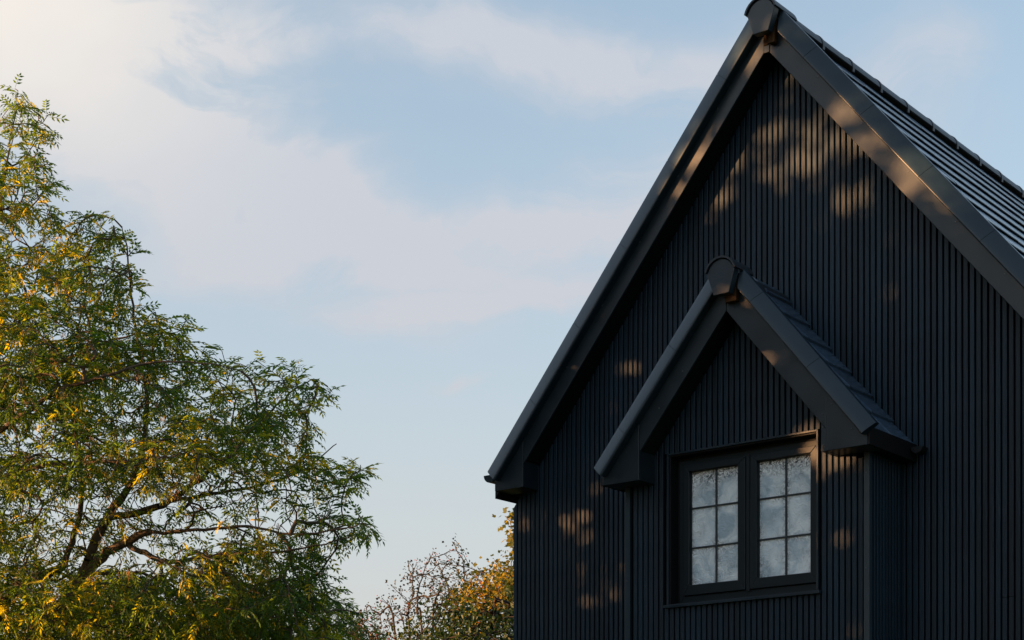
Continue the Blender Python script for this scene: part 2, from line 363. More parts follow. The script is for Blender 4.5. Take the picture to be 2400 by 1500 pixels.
# verge trims, left and right, in butted lengths
def run(parent, ax, yf, Hl, Ho, sgn, cuts, ev0=None):
    for i in range(len(cuts) - 1):
        cap(parent, ax, yf, Hl, Ho, sgn, cuts[i] + (.0008 if i else 0), cuts[i + 1] - .0008, ev0 if i == 0 else None)
    o = cap(parent, ax, yf + .0035, Hl + .004, Ho - .005, sgn, cuts[1] - .03, cuts[-1] - .004, None, M['soffit']); o.name = 'trim_liner'
dq = .12 * ST
run(house, 0, YB, 5.288, 5.492, -1, [.02] + [.743 - .085 - .394 + .394 * k for k in range(0, 5)] + [2.235], .03)
run(house, 0, YB, 5.316, 5.487, 1, [.02] + [.779 - .085 - .394 + .394 * k for k in range(0, 5)] + [2.235], .118)

# --- ridge
def arch(parent, ax, hc, r, y0, y1, name='ridge_tile', th=.012, lip=0, skirt=.03, m=None, a0=-14):
    n = 14; v = []
    for yy in (y0, y1):
        for r_ in (r, r - th):
            for i in range(n + 1):
                a_ = R(a0) + R(180 - 2 * a0) * i / n; v.append((ax + r_ * math.cos(a_), yy, Z(hc) + r_ * math.sin(a_)))
    k = n + 1; f = []
    for i in range(n):
        f += [(i, 2 * k + i, 2 * k + i + 1, i + 1)[::-1], (k + i, k + i + 1, 3 * k + i + 1, 3 * k + i)[::-1],
              (i, i + 1, k + i + 1, k + i)[::-1], (2 * k + i, 3 * k + i, 3 * k + i + 1, 2 * k + i + 1)[::-1]]
    f += [(0, k, 3 * k, 2 * k), (k - 1, 3 * k - 1, 4 * k - 1, 2 * k - 1)]
    return mk(name, v, f, m or M['ridge'], parent)
def plate(parent, ax, yf, hb, hs, hc, r, wb0, wb1, w0, w1):
    p = [(ax + wb0, Z(hb)), (ax + wb1, Z(hb)), (ax + w1, Z(hs))]
    for i in range(1, 12):
        a_ = R(8) + R(164) * i / 12; p.append((ax + (w0 + w1) / 2 + r * math.cos(a_), Z(hc) + r * math.sin(a_)))
    p.append((ax + w0, Z(hs)))
    return MB().prism(p, yf, yf + .055).out('ridge_end_plate', M['trim'], parent, bevel=.003)
plate(house, 0, YB - .115, 5.180, 5.318, 5.295, .098, -.030, .078, -.078, .128)
arch(house, .024, 5.292, .120, YB - .128, YB + .16, a0=14)
RS = .4318; y = YB + .1605; i = 0
while y < DEPTH:
    arch(house, .004, 5.322, .096, y, y + RS - .0005, a0=4)
    arch(house, .004, 5.322, .1005, y + RS - .014, y + RS + .014, name='ridge_clip', th=.011)
    y += RS
MB().box(.04, .085, YB - .045, YB - .006, Z(5.13), Z(5.30)).out('ridge_batten', M['rust'], house)
MB().box(-.012, .022, YB - .0105, YB - .0045, Z(5.14), Z(5.30)).out('ridge_batten', M['rust'], house)

# --- tiles: one mesh per tile shape, tail thicker than head
GX = .1475; GS = GX / CT; TW = .30
def tile_mesh(name, wid, length, th=.019, ribbed=True):
    # local: u down the slope (tail at u=0, head at u=-length), v along the eave, w normal
    b = .003; lift = .0
    hd = -length; drop = -.0175 * length / GS
    pts = [(0 - b, 0), (0, -b), (0, -th), (hd, -th + drop), (hd, drop)]
    v = [(u, e, w) for e in (.001, wid - .001) for u, w in pts]; n = len(pts)
    f = [tuple(range(n)), tuple(range(n, 2 * n))[::-1]] + [(i, n + i, n + (i + 1) % n, (i + 1) % n) for i in range(n)]
    # raised interlock rib along one edge
    rib = [(-b, .0), (hd, drop)]
    k = len(v)
    if ribbed: v += [(-.004, .002, .0035), (hd, .002, drop + .0035), (hd, .016, drop + .0035), (-.004, .016, .0035), (-.004, .002, -.002), (hd, .002, drop - .002), (hd, .018, drop - .002), (-.004, .018, -.002)]
    if ribbed: f += [(k, k + 3, k + 2, k + 1), (k, k + 1, k + 5, k + 4), (k + 3, k + 7, k + 6, k + 2), (k, k + 4, k + 7, k + 3)]
    me = bpy.data.meshes.new(name); me.from_pydata(v, [], [g[::-1] for g in f]); me.materials.append(M['tile']); return me
def roof_mat(sgn, ax, T, tail):
    """matrix placing a tile with its tail top at |x|=tail on plane h=T-MS|x|"""
    u = Vector((sgn * CT, 0, -ST)); w = Vector((sgn * ST, 0, CT)); v = Vector((0, 1, 0))
    m_ = Matrix(((u.x, v.x, w.x, ax + sgn * tail), (0, 1, 0, 0), (u.z, v.z, w.z, Z(T - MS * tail)), (0, 0, 0, 1)))
    return m_
rt = random.Random(9)
TM = tile_mesh('roof_tile', TW, GS + .06, .008, False)
TT = 5.415
x0t = .236
ny = int((DEPTH + .1) / TW)
tails = [x0t + GX * k for k in range(14)]
far = {1: MB(), -1: MB()}
cnt = 0
for sg in (1, -1):
    for k, tl in enumerate(tails):
        mm = roof_mat(sg, 0, TT, tl)
        for j in range(-1, ny):
            y = YB + .02 + j * TW + (TW / 2 if k % 2 else 0) + (TW if j < 0 else 0) * 0
            if y < YB: 
                continue
            jit = rt.uniform(-.0015, .0015)
            if sg == 1 and k < 12 and j < 17:
                o = bpy.data.objects.new('roof_tile', TM); C.objects.link(o); o.parent = house
                m2 = mm.copy(); m2.translation = mm @ Vector((rt.uniform(-.002, .002), y, jit)); o.matrix_local = m2; cnt += 1
            else:
                far[sg].add([tuple(mm @ Vector((v_.co.x, v_.co.y + y, v_.co.z + jit))) for v_ in TM.vertices], [tuple(p_.vertices) for p_ in TM.polygons])
for sg in (1, -1): far[sg].out('roof_tiles', M['tile'], house, kind='stuff')
dk = MB().prism([(-2.30, Z(TT - .075 - MS * 2.30)), (0, Z(TT - .075)), (2.30, Z(TT - .075 - MS * 2.30)), (2.30, Z(TT - .16 - MS * 2.30)), (0, Z(TT - .16)), (-2.30, Z(TT - .16 - MS * 2.30))], YB + .03, DEPTH + .05)
dk.out('roof_deck', M['soffit'], house)

# ------------------------------------------------------------------ bay
YF = -B
core = MB()
hT = lambda x: Z(HB + .03 - MS * abs(x - XB))
WX0, WX1, WZ0, WZ1 = -.580, .515, Z(1.512), Z(2.500)
yk = YF + .022
L0, L1 = XB - BW + .02, XB + BW - .02
core.prism([(L0, .15), (WX0, .15), (WX0, hT(WX0)), (L0, hT(L0))], yk, -.0)
core.prism([(WX1, .15), (L1, .15), (L1, hT(L1)), (WX1, hT(WX1))], yk, -.0)
core.prism([(WX0, .15), (WX1, .15), (WX1, WZ0 - .01), (WX0, WZ0 - .01)], yk, -.0)
core.prism([(WX0, WZ1 + .01), (WX1, WZ1 + .01), (WX1, hT(WX1)), (XB, hT(XB)), (WX0, hT(WX0))], yk, -.0)
bay = core.out('bay', M['back'], house); bay['label'] = 'small gabled bay projecting from the front wall'
x = .668 + .00575 - PIT * 37
while x < XB + BW - .04:
    xa, xb_ = max(x, XB - BW + .036), min(x + SW, XB + BW - .036)
    if xb_ - xa > .006:
        off = YF + rnd.uniform(-.0008, .0008); top = lambda q: Z(HB + .018 - MS * abs(q - XB))
        xm = (xa + xb_) / 2
        def tp(a_, b_): return (top(a_), top(b_))
        if WX0 - .018 < xm < WX1 + .018:
            slat(bay, xa, xb_, off, .17, WZ0 - .022, WZ0 - .022); slat(bay, xa, xb_, off, WZ1 + .013, top(xa), top(xb_))
        else: slat(bay, xa, xb_, off, .17, min(top(xa), top(xb_), 99), min(top(xb_), 99))
    x += PIT
for sg in (-1, 1):                                    # cheeks
    y = YF + .034
    Xc = XB + sg * BW
    while y < -.035:
        ym = y + SW / 2
        o = slat(bay, -SW / 2, SW / 2, 0, .17, Z(2.40), Z(2.40))
        o.rotation_euler = (0, 0, R(90) * sg); o.location = (Xc, ym, .17)
        y += PIT
    tx0, tx1 = sorted((XB + sg * (BW + .003), XB + sg * (BW - .033)))
    MB().box(tx0, tx1, YF - .005, YF + .031, .16, Z(2.36)).out('corner_trim', M['corner'], bay, bevel=.002)
for h_ in (2.20, 1.62, 1.03): screw(bay, .855, YF - .005, h_)
for h_ in (2.22, 1.70, 1.15): screw(bay, -.908, YF - .005, h_)
YBB = YF - A
b1 = barge(bay, XB, YBB, HB, -1, .0008, .6615, 3.56); b2 = barge(bay, XB, YBB, HB, 1, .0008, .7065 - .0, 3.62)
# the right board carries on past the inner corner down to the joint
for (xx, hh) in [(.395, 2.987), (.572, 2.771)]: screw(b2, xx, YBB, hh)
for (xx, hh) in [(-.35, 2.98), (-.53, 2.77)]: screw(b1, xx, YBB, hh)
for sg in (-1, 1):
    xi, xo = (.665, .972) if sg < 0 else (.671, .995)
    jx = .662 if sg < 0 else .707
    Ho = 3.56 if sg < 0 else 3.62
    hb = 2.322
    hi = HB - MS * jx
    # box end: slope top, square bottom
    q = MB().prism([(XB + sg * (jx + .001), Z(hb)), (XB + sg * (xo - .018), Z(hb)), (XB + sg * (xo - .018), Z(Ho - MS * xo)), (XB + sg * (jx + .001), Z(Ho - MS * jx))], YBB - .002, YF - .0012).out('boxed_eave', M['board'], bay, bevel=.003)
    if sg > 0:
        MB().prism([(XB + xi, Z(hb)), (XB + jx - .0005, Z(hb)), (XB + jx - .0005, Z(HB - MS * jx) - .0002), (XB + xi, Z(HB - MS * xi) - .0002)], YBB, YF - .0012).out('boxed_eave', M['board'], bay, bevel=.002)
        screw(q, .717, YBB - .002, 2.60); screw(q, .853, YBB - .002, 2.433)
        for hh in (2.36, 2.47, 2.55): screw(q, .66, YBB, hh)
    sx = sorted((XB + sg * (xo - .0175), XB + sg * xo))
    MB().box(sx[0], sx[1], YBB - .001, -.002, Z(hb), Z(hb + .11 if sg > 0 else hb + .05)).out('fascia', M['soffit'], bay, bevel=.002)  # near-black soffit colour stands in for shade under the tile overhang
    bb = sorted((XB + sg * (BW + .0035), XB + sg * (xo - .018)))
    MB().box(bb[0], bb[1], YF + .0005, -.002, Z(hb + .002), Z(hb + .03)).out('soffit', M['soffit'], bay)
    MB().prism([(XB + sg * .002, Z(HB + .010)), (XB + sg * .7, Z(HB + .010 - MS * .7)), (XB + sg * .7, Z(HB + .09 - MS * .7)), (XB + sg * .002, Z(HB + .09))], YBB + .0182, YF + .021).out('soffit', M['soffit'], bay)
run(bay, XB, YBB, 3.490, 3.676, -1, [.02, .33, .724, .925], .03)
run(bay, XB, YBB, 3.548, 3.706, 1, [.02, .267 - .085 + .02, .661 - .085 + .02, .968], .120)
plate(bay, XB, YBB - .115, 3.379, 3.520, 3.505, .094, -.022, .088, -.072, .130)
arch(bay, XB + .030, 3.500, .115, YBB - .128, YBB + .10, a0=14); arch(bay, XB + .004, 3.470, .100, YBB + .1005, -.004)
MB().box(XB + .02, XB + .10, YBB - .045, YBB - .006, Z(3.345), Z(3.49)).out('ridge_batten', M['rust'], bay)
# bay roof tiles: cut widths so that they end at the wall
ww = (abs(YBB) - .012) / 2
TM2 = tile_mesh('bay_roof_tile', ww, GS + .06); TM3 = tile_mesh('bay_top_tile', ww, .15)
for sg in (1, -1):
    for k in range(6):
        tl = .257 + GX * k - .0
        mm = roof_mat(sg, XB, TB, tl)
        for j in range(2):
            o = bpy.data.objects.new('roof_tile', TM2); C.objects.link(o); o.parent = bay
            m2 = mm.copy(); m2.translation = mm @ Vector((rt.uniform(-.002, .002), YBB + .005 + j * ww, rt.uniform(-.001, .001))); o.matrix_local = m2
    o = bpy.data.objects.new('roof_tile', TM2); C.objects.link(o); o.parent = bay
    o.data = TM3; mm = roof_mat(sg, XB, TB, .257 - GX); m2 = mm.copy(); m2.translation = mm @ Vector((0, YBB + .005 + ww, 0)); o.matrix_local = m2
MB().prism([(XB - .96, Z(TB - .075 - MS * .96)), (XB, Z(TB - .075)), (XB + .96, Z(TB - .075 - MS * .96)), (XB + .96, Z(TB - .13 - MS * .96)), (XB, Z(TB - .13)), (XB - .96, Z(TB - .13 - MS * .96))], YBB + .03, -.003).out('roof_deck', M['soffit'], bay)
# short gutter along the right eave of the bay
g = MB(); n = 8; v = []
for yy in (-.11, -.03):
    for r_ in (.040, .036):
        for i in range(n + 1):
            a_ = math.pi + math.pi * i / n; v.append((XB + 1.0 + .042 + r_ * math.cos(a_), yy, Z(2.395) + r_ * math.sin(a_)))
k = n + 1; f = []
for i in range(n): f += [(i, i + 1, 2 * k + i + 1, 2 * k + i), (k + i, 3 * k + i, 3 * k + i + 1, k + i + 1)]
f += [tuple(range(k)), tuple(range(2 * k, 3 * k))[::-1], (0, 2 * k, 3 * k, k), (k - 1, 2 * k - 1, 4 * k - 1, 3 * k - 1)]
g.add(v, f).out('gutter', M['soffit'], bay)

# ------------------------------------------------------------------ window
def ring(x0, x1, z0, z1, wl, wr, wb, wt, y0, y1):
    """four mitred members"""
    o = [(x0, z0), (x1, z0), (x1, z1), (x0, z1)]; i_ = [(x0 + wl, z0 + wb), (x1 - wr, z0 + wb), (x1 - wr, z1 - wt), (x0 + wl, z1 - wt)]
    b = MB()
    for k in range(4): b.prism([o[k], o[(k + 1) % 4], i_[(k + 1) % 4], i_[k]], y0, y1)
    return b
wf = ring(-.548, .517, Z(1.528), Z(2.468), .04, .04, .042, .036, YF + .085, YF + .15).out('window', M['frame'], house, bevel=.002)
wf['label'] = 'two-light black casement window with textured panes and glazing bars'
MB().box(-.0345, -.0015, YF + .078, YF + .15, Z(1.571), Z(2.431)).out('mullion', M['frame'], wf, bevel=.002)
MB().box(-.03, -.006, YF + .070, YF + .0775, Z(1.562), Z(2.44)).out('mullion', M['frame'], wf, bevel=.001)
ring(WX0 + .002, WX1 - .002, WZ0 - .0, WZ1 - .002, .008, .008, .006, .008, YF + .012, YF + .20).out('reveal', M['soffit'], wf)
ring(WX0 + .0105, WX1 - .0105, WZ0 + .0065, WZ1 - .0105, .03, .03, .012, .03, YF + .10, YF + .15).out('packer', M['soffit'], wf)
ring(WX0 - .012, WX1 + .012, WZ0 - .010, WZ1 + .011, .013, .013, .009, .012, YF - .004, YF + .025).out('trim', M['trim'], wf, bevel=.001)
MB().add([(-.600, YF - .030, Z(1.488)), (.548, YF - .030, Z(1.488)), (.548, YF + .09, Z(1.488)), (-.600, YF + .09, Z(1.488)),
          (-.600, YF - .030, Z(1.508)), (.548, YF - .030, Z(1.508)), (.548, YF + .09, Z(1.527)), (-.600, YF + .09, Z(1.527))],
         [(0, 3, 2, 1), (4, 5, 6, 7), (0, 1, 5, 4), (1, 2, 6, 5), (2, 3, 7, 6), (3, 0, 4, 7)]).out('sill', M['trim'], wf, bevel=.002)
for (sx0, sx1, gx0, gx1) in ((-.507, -.0365, -.465, -.093), (.0005, .477, .047, .434)):
    ring(sx0, sx1, Z(1.573), Z(2.432), gx0 - sx0, sx1 - gx1, .067, .042, YF + .068, YF + .12).out('sash', M['frame'], wf, bevel=.003)
    ring(gx0 - .004, gx1 + .004, Z(1.636), Z(2.394), .008, .008, .007, .008, YF + .088, YF + .11).out('bead', M['frame'], wf)
    xm = -.272 if gx0 < 0 else .245
    zs = [1.640, 1.886, 2.148, 2.390]; xs = [gx0, xm, gx1]
    MB().box(xm - .0068, xm + .0068, YF + .096, YF + .1045, Z(1.642), Z(2.388)).out('glazing_bar', M['lead'], wf, bevel=.002)
    for zz_ in zs[1:3]: MB().box(gx0 + .003, gx1 - .003, YF + .0975, YF + .1045, Z(zz_ - .006), Z(zz_ + .006)).out('glazing_bar', M['lead'], wf, bevel=.002)
    for i in range(2):
        for j in range(3):
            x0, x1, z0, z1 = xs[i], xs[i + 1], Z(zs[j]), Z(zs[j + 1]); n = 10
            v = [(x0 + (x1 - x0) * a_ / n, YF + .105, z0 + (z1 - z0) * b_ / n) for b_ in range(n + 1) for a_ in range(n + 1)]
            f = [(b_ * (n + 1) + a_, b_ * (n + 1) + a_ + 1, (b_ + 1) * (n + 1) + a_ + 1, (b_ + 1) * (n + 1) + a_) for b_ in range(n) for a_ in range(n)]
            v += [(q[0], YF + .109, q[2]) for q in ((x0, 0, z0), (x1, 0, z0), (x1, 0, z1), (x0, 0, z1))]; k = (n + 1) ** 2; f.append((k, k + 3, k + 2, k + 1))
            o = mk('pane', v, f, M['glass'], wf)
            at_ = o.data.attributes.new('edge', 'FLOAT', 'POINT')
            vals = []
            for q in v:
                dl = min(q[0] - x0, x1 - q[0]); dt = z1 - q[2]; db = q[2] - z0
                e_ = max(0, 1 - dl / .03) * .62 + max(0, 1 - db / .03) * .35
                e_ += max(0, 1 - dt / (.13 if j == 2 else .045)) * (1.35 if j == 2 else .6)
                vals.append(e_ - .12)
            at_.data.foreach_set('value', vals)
MB().box(-.56, .52, YF + .152, YF + .16, Z(1.5), Z(2.5)).out('inner_panel', M['back'], wf)

# ------------------------------------------------------------------ vegetation
RG = np.random.default_rng(11)
FW = np.array([-math.sin(YAW), math.cos(YAW), 0]); RT = np.array([math.cos(YAW), math.sin(YAW), 0]); UP = np.array([0, 0, 1.])
def at(px, py, dep):                                  # a point of the world at distance dep along the viewing axis
    return np.array([CAM[0], CAM[1], EYE]) + dep * (FW + RT * (px - CX) / FPX + UP * (HY - py) / FPX)

def inpoly(P, poly):
    x, y = P[:, 0], P[:, 1]; r = np.zeros(len(P), bool); n = len(poly)
    for i in range(n):
        x0, y0 = poly[i]; x1, y1 = poly[(i + 1) % n]
        if y0 == y1: continue
        c_ = ((y0 > y) != (y1 > y)) & (x < (x1 - x0) * (y - y0) / (y1 - y0) + x0); r ^= c_
    return r
def edge_dist(P, poly):
    d = np.full(len(P), 1e9); n = len(poly)
    for i in range(n):
        a_ = np.array(poly[i], float); b_ = np.array(poly[(i + 1) % n], float); ab = b_ - a_
        t_ = np.clip(((P - a_) @ ab) / (ab @ ab), 0, 1); d = np.minimum(d, np.linalg.norm(P - a_ - t_[:, None] * ab, axis=1))
    return d

class Skel:
    def __init__(s): s.p = []; s.par = []; s.r = []; s.main = []
    def limb(s, pts, rad, start=None, sub=4, wob=.010):
        """pts: world points; start: index of node to branch from"""
        prev = start; P0 = [np.array(q, float) for q in pts]
        if start is not None: P0 = [s.p[start]] + P0; rad = [rad[0]] + list(rad)
        first = start is None
        for i in range(len(P0) - 1):
            for k in range(sub + 1):
                if k == 0 and not (first and i == 0): continue
                t_ = k / sub
                a_ = P0[max(i - 1, 0)]; b_ = P0[i]; c_ = P0[i + 1]; d_ = P0[min(i + 2, len(P0) - 1)]
                q = .5 * ((2 * b_) + (c_ - a_) * t_ + (2 * a_ - 5 * b_ + 4 * c_ - d_) * t_ ** 2 + (3 * b_ - a_ - 3 * c_ + d_) * t_ ** 3)
                q = q + RG.normal(0, wob, 3)
                s.p.append(q); s.par.append(-1 if prev is None else prev); s.r.append(.82 * (rad[i] + (rad[i + 1] - rad[i]) * t_)); s.main.append(True)
                prev = len(s.p) - 1
        return prev
    def near(s, q): return int(np.argmin(np.linalg.norm(np.array(s.p) - np.array(q), axis=1)))
    def grow(s, tips, tipr=.005, seg=.16, upb=.0, jit=.03):
        P = np.array(s.p); order = np.argsort([np.min(np.linalg.norm(P - q, axis=1)) for q in tips])
        buf = np.zeros((len(s.p) + 40 * len(tips), 3)); buf[:len(P)] = P; n = len(P)
        dirs = np.zeros_like(buf)
        for i in range(n):
            if s.par[i] >= 0: d = buf[i] - buf[s.par[i]]; dirs[i] = d / (np.linalg.norm(d) + 1e-9)
        s.tipn = []; s.tipi = []
        for oi in order:
            q = tips[oi]; dv = q - buf[:n]; dist = np.linalg.norm(dv, axis=1)
            cosv = (dv * dirs[:n]).sum(1) / (dist + 1e-9)
            cost = dist * (1 + .9 * np.clip(.45 - cosv, 0, 1.5))
            b = int(np.argmin(cost)); D = dist[b]
            k = max(1, int(round(D / seg))); d0 = dirs[b] if np.linalg.norm(dirs[b]) > 0 else UP
            p0 = buf[b].copy(); p1 = p0 + d0 * D * .35 + (q - p0) * .15; prev = b
            for j in range(1, k + 1):
                t_ = j / k; x_ = (1 - t_) ** 2 * p0 + 2 * t_ * (1 - t_) * p1 + t_ ** 2 * q
                if j < k: x_ = x_ + RG.normal(0, jit * min(1, D), 3)
                buf[n] = x_; s.p.append(x_); s.par.append(prev); s.r.append(0); s.main.append(False)
                d = x_ - buf[prev]; dirs[n] = d / (np.linalg.norm(d) + 1e-9); prev = n; n += 1
                if n >= len(buf) - 2: return
            s.tipn.append(prev); s.tipi.append(oi)
        # pipe model
        r = np.zeros(n); ch = np.zeros(n)
        for i in range(n - 1, -1, -1):
            if ch[i] == 0: ch[i] = tipr ** 2.1
            if s.par[i] >= 0: ch[s.par[i]] += ch[i]
        for i in range(n):
            if not s.main[i]: s.r[i] = min(ch[i] ** (1 / 2.1), .03)
    def mesh(s, name, m, parent, sel, sides=5, kind=None):
        P = np.array(s.p); V = []; F = []; k = 0
        ids = [i for i in range(len(P)) if s.par[i] >= 0 and sel(i)]
        for i in ids:
            a_ = P[s.par[i]]; b_ = P[i]; d = b_ - a_; ln = np.linalg.norm(d)
            if ln < 1e-5: continue
            d = d / ln; u = np.cross(d, (.3, .5, .81)); u /= np.linalg.norm(u) + 1e-9; w = np.cross(d, u)
            rb = s.r[i]; ra = s.r[s.par[i]]
            ra = min(ra, rb * 1.35) if not s.main[i] else ra
            if not s.main[i] and s.main[s.par[i]]: ra = rb * 1.2
            an = np.arange(sides) * 2 * math.pi / sides
            cs = np.cos(an)[:, None] * u + np.sin(an)[:, None] * w
            V.append(a_ - d * ra * .2 + cs * ra); V.append(b_ + cs * rb)
            F += [(k + j, k + (j + 1) % sides, k + sides + (j + 1) % sides, k + sides + j) for j in range(sides)]
            k += 2 * sides
        if not V: return None
        return mk(name, np.concatenate(V), F, m, parent, smooth=True, kind=kind)

def rots(d, up, roll):
    """orthonormal frames: x along d, z near up, rolled"""
    d = d / np.linalg.norm(d, axis=1, keepdims=True)
    y_ = np.cross(up, d); y_ /= np.linalg.norm(y_, axis=1, keepdims=True) + 1e-9; z_ = np.cross(d, y_)
    c_, s_ = np.cos(roll)[:, None], np.sin(roll)[:, None]
    return np.stack([d, y_ * c_ + z_ * s_, z_ * c_ - y_ * s_], axis=2)
def pinnate(np_=4, L_=.24, ll=.070, lw=.020, droop=.35, seed=0):
    r_ = np.random.default_rng(seed); V = []; F = []
    def leaflet(b, d, n_):
        side = np.cross(n_, d); side /= np.linalg.norm(side); l_ = ll * r_.uniform(.8, 1.1)
        k = len(V); tip = b + d * l_ + np.array([0, 0, -.012])
        V.extend([b, b + d * l_ * .42 + side * lw * .5, tip, b + d * l_ * .42 - side * lw * .5]); F.append((k, k + 1, k + 2)); F.append((k, k + 2, k + 3))
    pos = lambda t_: np.array([L_ * t_, 0, -droop * L_ * t_ * t_])
    for i in range(np_):
        t_ = .32 + .56 * i / max(1, np_ - 1); b = pos(t_)
        for sg in (-1, 1):
            d = np.array([.55, sg * .8, -.25 - .2 * r_.random()]); d /= np.linalg.norm(d); leaflet(b, d, np.array([0, 0, 1.]))
    d = np.array([1, 0, -droop * 1.8]); d /= np.linalg.norm(d); leaflet(pos(.97), d, np.array([0, 0, 1.]))
    k = len(V); V.extend([np.array([0, .0015, 0]), np.array([0, -.0015, 0]), pos(.55), pos(1.)]); F.append((k, k + 1, k + 2)); F.append((k, k + 2, k + 3))
    return np.array(V), F
def broad(l_=.08, w_=.05):
    V = np.array([(0, 0, 0), (l_ * .35, w_ / 2, .006), (l_ * .8, w_ * .33, 0), (l_, 0, -.006), (l_ * .8, -w_ * .33, 0), (l_ * .35, -w_ / 2, .006)])
    return V, [(0, 1, 2, 3), (0, 3, 4, 5)]
def lobed(l_=.07):
    a_ = [0, 50, 75, 110, 140, 180]; V = [(0, 0, 0)]
    ang = [-100, -60, -48, -25, 0, 25, 48, 60, 100]; rad = [.45, .9, .55, .75, 1.05, .75, .55, .9, .45]
    V += [(l_ * (.25 + .75 * r_ * math.cos(R(q))) if 1 else 0, l_ * .8 * r_ * math.sin(R(q)), 0) for q, r_ in zip(ang, rad)]
    return np.array(V), [(0, i, i + 1) for i in range(1, 9)]
def scatter(name, templ, pos, dirs, tint, m, parent, scale=None, up=None, kind='stuff', roll=None, seed=3):
    r_ = np.random.default_rng(seed); n = len(pos)
    up = np.tile(UP, (n, 1)) + r_.normal(0, .25, (n, 3)) if up is None else up
    roll = r_.normal(0, .4, n) if roll is None else roll
    Rm = rots(dirs, up, roll); scale = r_.uniform(.8, 1.15, n) if scale is None else scale
    Vs = []; Fs = []; Ts = []; off = 0
    which = r_.integers(0, len(templ), n)
    tot_v = 0; loops = []; starts = []
    for k, (V, F) in enumerate(templ):
        ix = np.where(which == k)[0]
        if not len(ix): continue
        W_ = np.einsum('nij,vj->nvi', Rm[ix], V) * scale[ix, None, None] + pos[ix, None, :]
        Vs.append(W_.reshape(-1, 3)); Ts.append(np.repeat(tint[ix], len(V)))
        for f in F: pass
        base = (np.arange(len(ix)) * len(V) + off)
        for f in F:
            Fs.append((base[:, None] + np.array(f)[None, :]))
        off += len(ix) * len(V)
    V = np.concatenate(Vs); T = np.concatenate(Ts)
    li = np.concatenate([q.ravel() for q in Fs]); ls = np.concatenate([np.full(len(q), q.shape[1]) for q in Fs])
    me = bpy.data.meshes.new(name); me.vertices.add(len(V)); me.vertices.foreach_set('co', V.ravel().astype(np.float32))
    me.loops.add(len(li)); me.loops.foreach_set('vertex_index', li.astype(np.int32))
    st = np.concatenate([[0], np.cumsum(ls)[:-1]]); me.polygons.add(len(ls)); me.polygons.foreach_set('loop_start', st.astype(np.int32)); me.polygons.foreach_set('loop_total', ls.astype(np.int32))
    me.update(); me.validate()
    at_ = me.attributes.new('tint', 'FLOAT', 'POINT'); at_.data.foreach_set('value', T.astype(np.float32))
    me.materials.append(m); o = bpy.data.objects.new(name, me); C.objects.link(o); o.parent = parent
    if kind: o['kind'] = kind
    return o
def inv(parent, loc):                                  # children keep world coordinates under an Empty at its base
    return -np.array(loc)
def clump(P, freq, seed):                              # cheap 3-D value noise for density and colour clumps
    r_ = np.random.default_rng(seed); v = np.zeros(len(P))
    for k in range(5):
        d = r_.normal(0, 1, 3); d /= np.linalg.norm(d); v += np.sin(P @ d * freq * (1 + .5 * k) + r_.uniform(0, 6.28))
    return v / 5

def plant(name, label, cat, base, sk, foliage, barkm, group=None, trunk_name='trunk'):
    e = empty(name, tuple(base), label, cat, group); ob = np.array(base)
    return e, ob

# ---- the ash on the left
DA = 24.0
ash_base = at(-110, HY + EYE * FPX / DA, DA); ash_base[2] = 0
ash = empty('ash_tree', tuple(ash_base), 'tall green and gold ash tree with hanging keys filling the left side', 'tree')
sk = Skel()
def pth(l): return [at(px, py, DA + dz) - ash_base for px, py, dz in l]
sk.limb(pth([(-110, 2228, 0), (-60, 1900, 0), (10, 1620, 0), (75, 1500, 0), (135, 1430, 0), (180, 1375, 0), (205, 1325, 0)]), [.26, .21, .17, .145, .125, .11, .095])
A_ = lambda px, py, dz=0: sk.near(at(px, py, DA + dz) - ash_base)
sk.limb(pth([(222, 1275, 0), (262, 1195, .1), (300, 1150, .2), (330, 1060, .3), (345, 960, .3), (330, 840, .2), (310, 720, .1), (300, 600, 0), (285, 530, 0)]), [.085, .075, .06, .05, .04, .03, .022, .015, .008], A_(205, 1325))
sk.limb(pth([(240, 1305, -.1), (290, 1275, -.2), (345, 1246, -.3)]), [.08, .072, .06], A_(190, 1360))
sk.limb(pth([(400, 1248, -.5), (480, 1240, -.6), (580, 1235, -.8), (680, 1250, -.9), (800, 1240, -1.0), (850, 1225, -1)]), [.03, .027, .024, .02, .014, .007], A_(345, 1246, -.3))
sk.limb(pth([(350, 1195, .1), (410, 1165, .2), (470, 1120, .2), (540, 1065, .3), (610, 990, .3), (680, 920, .3), (730, 890, .3)]), [.06, .05, .042, .033, .025, .016, .009], A_(280, 1215, .1))
sk.limb(pth([(460, 1165, .4), (540, 1150, .6), (640, 1130, .8), (730, 1090, 1.0), (790, 1040, 1.1)]), [.035, .028, .022, .015, .008], A_(400, 1170, .2))
sk.limb(pth([(340, 1296, -.3), (375, 1315, -.4), (420, 1318, -.5), (480, 1305, -.6), (560, 1297, -.8), (660, 1292, -1), (760, 1275, -1.1), (830, 1255, -1.2)]), [.05, .045, .04, .035, .028, .02, .013, .007], A_(285, 1285, -.2))
sk.limb(pth([(260, 1345, .1), (310, 1342, .2), (360, 1352, .3), (430, 1390, .4), (480, 1440, .5)]), [.035, .03, .025, .018, .01], A_(195, 1350))
sk.limb(pth([(230, 1425, .3), (270, 1440, .5), (330, 1450, .7), (400, 1480, .9)]), [.03, .025, .02, .012], A_(150, 1415))
sk.limb(pth([(-70, 1600, .3), (-20, 1470, .4), (15, 1405, .4), (60, 1365, .4), (110, 1345, .5), (150, 1325, .5)]), [.13, .11, .10, .085, .075, .07], A_(-60, 1850))
sk.limb(pth([(175, 1250, .6), (190, 1150, .7), (180, 1030, .8), (160, 930, .8), (170, 820, .8), (200, 700, .8), (200, 600, .7)]), [.055, .045, .038, .03, .022, .015, .008], A_(150, 1325, .5))
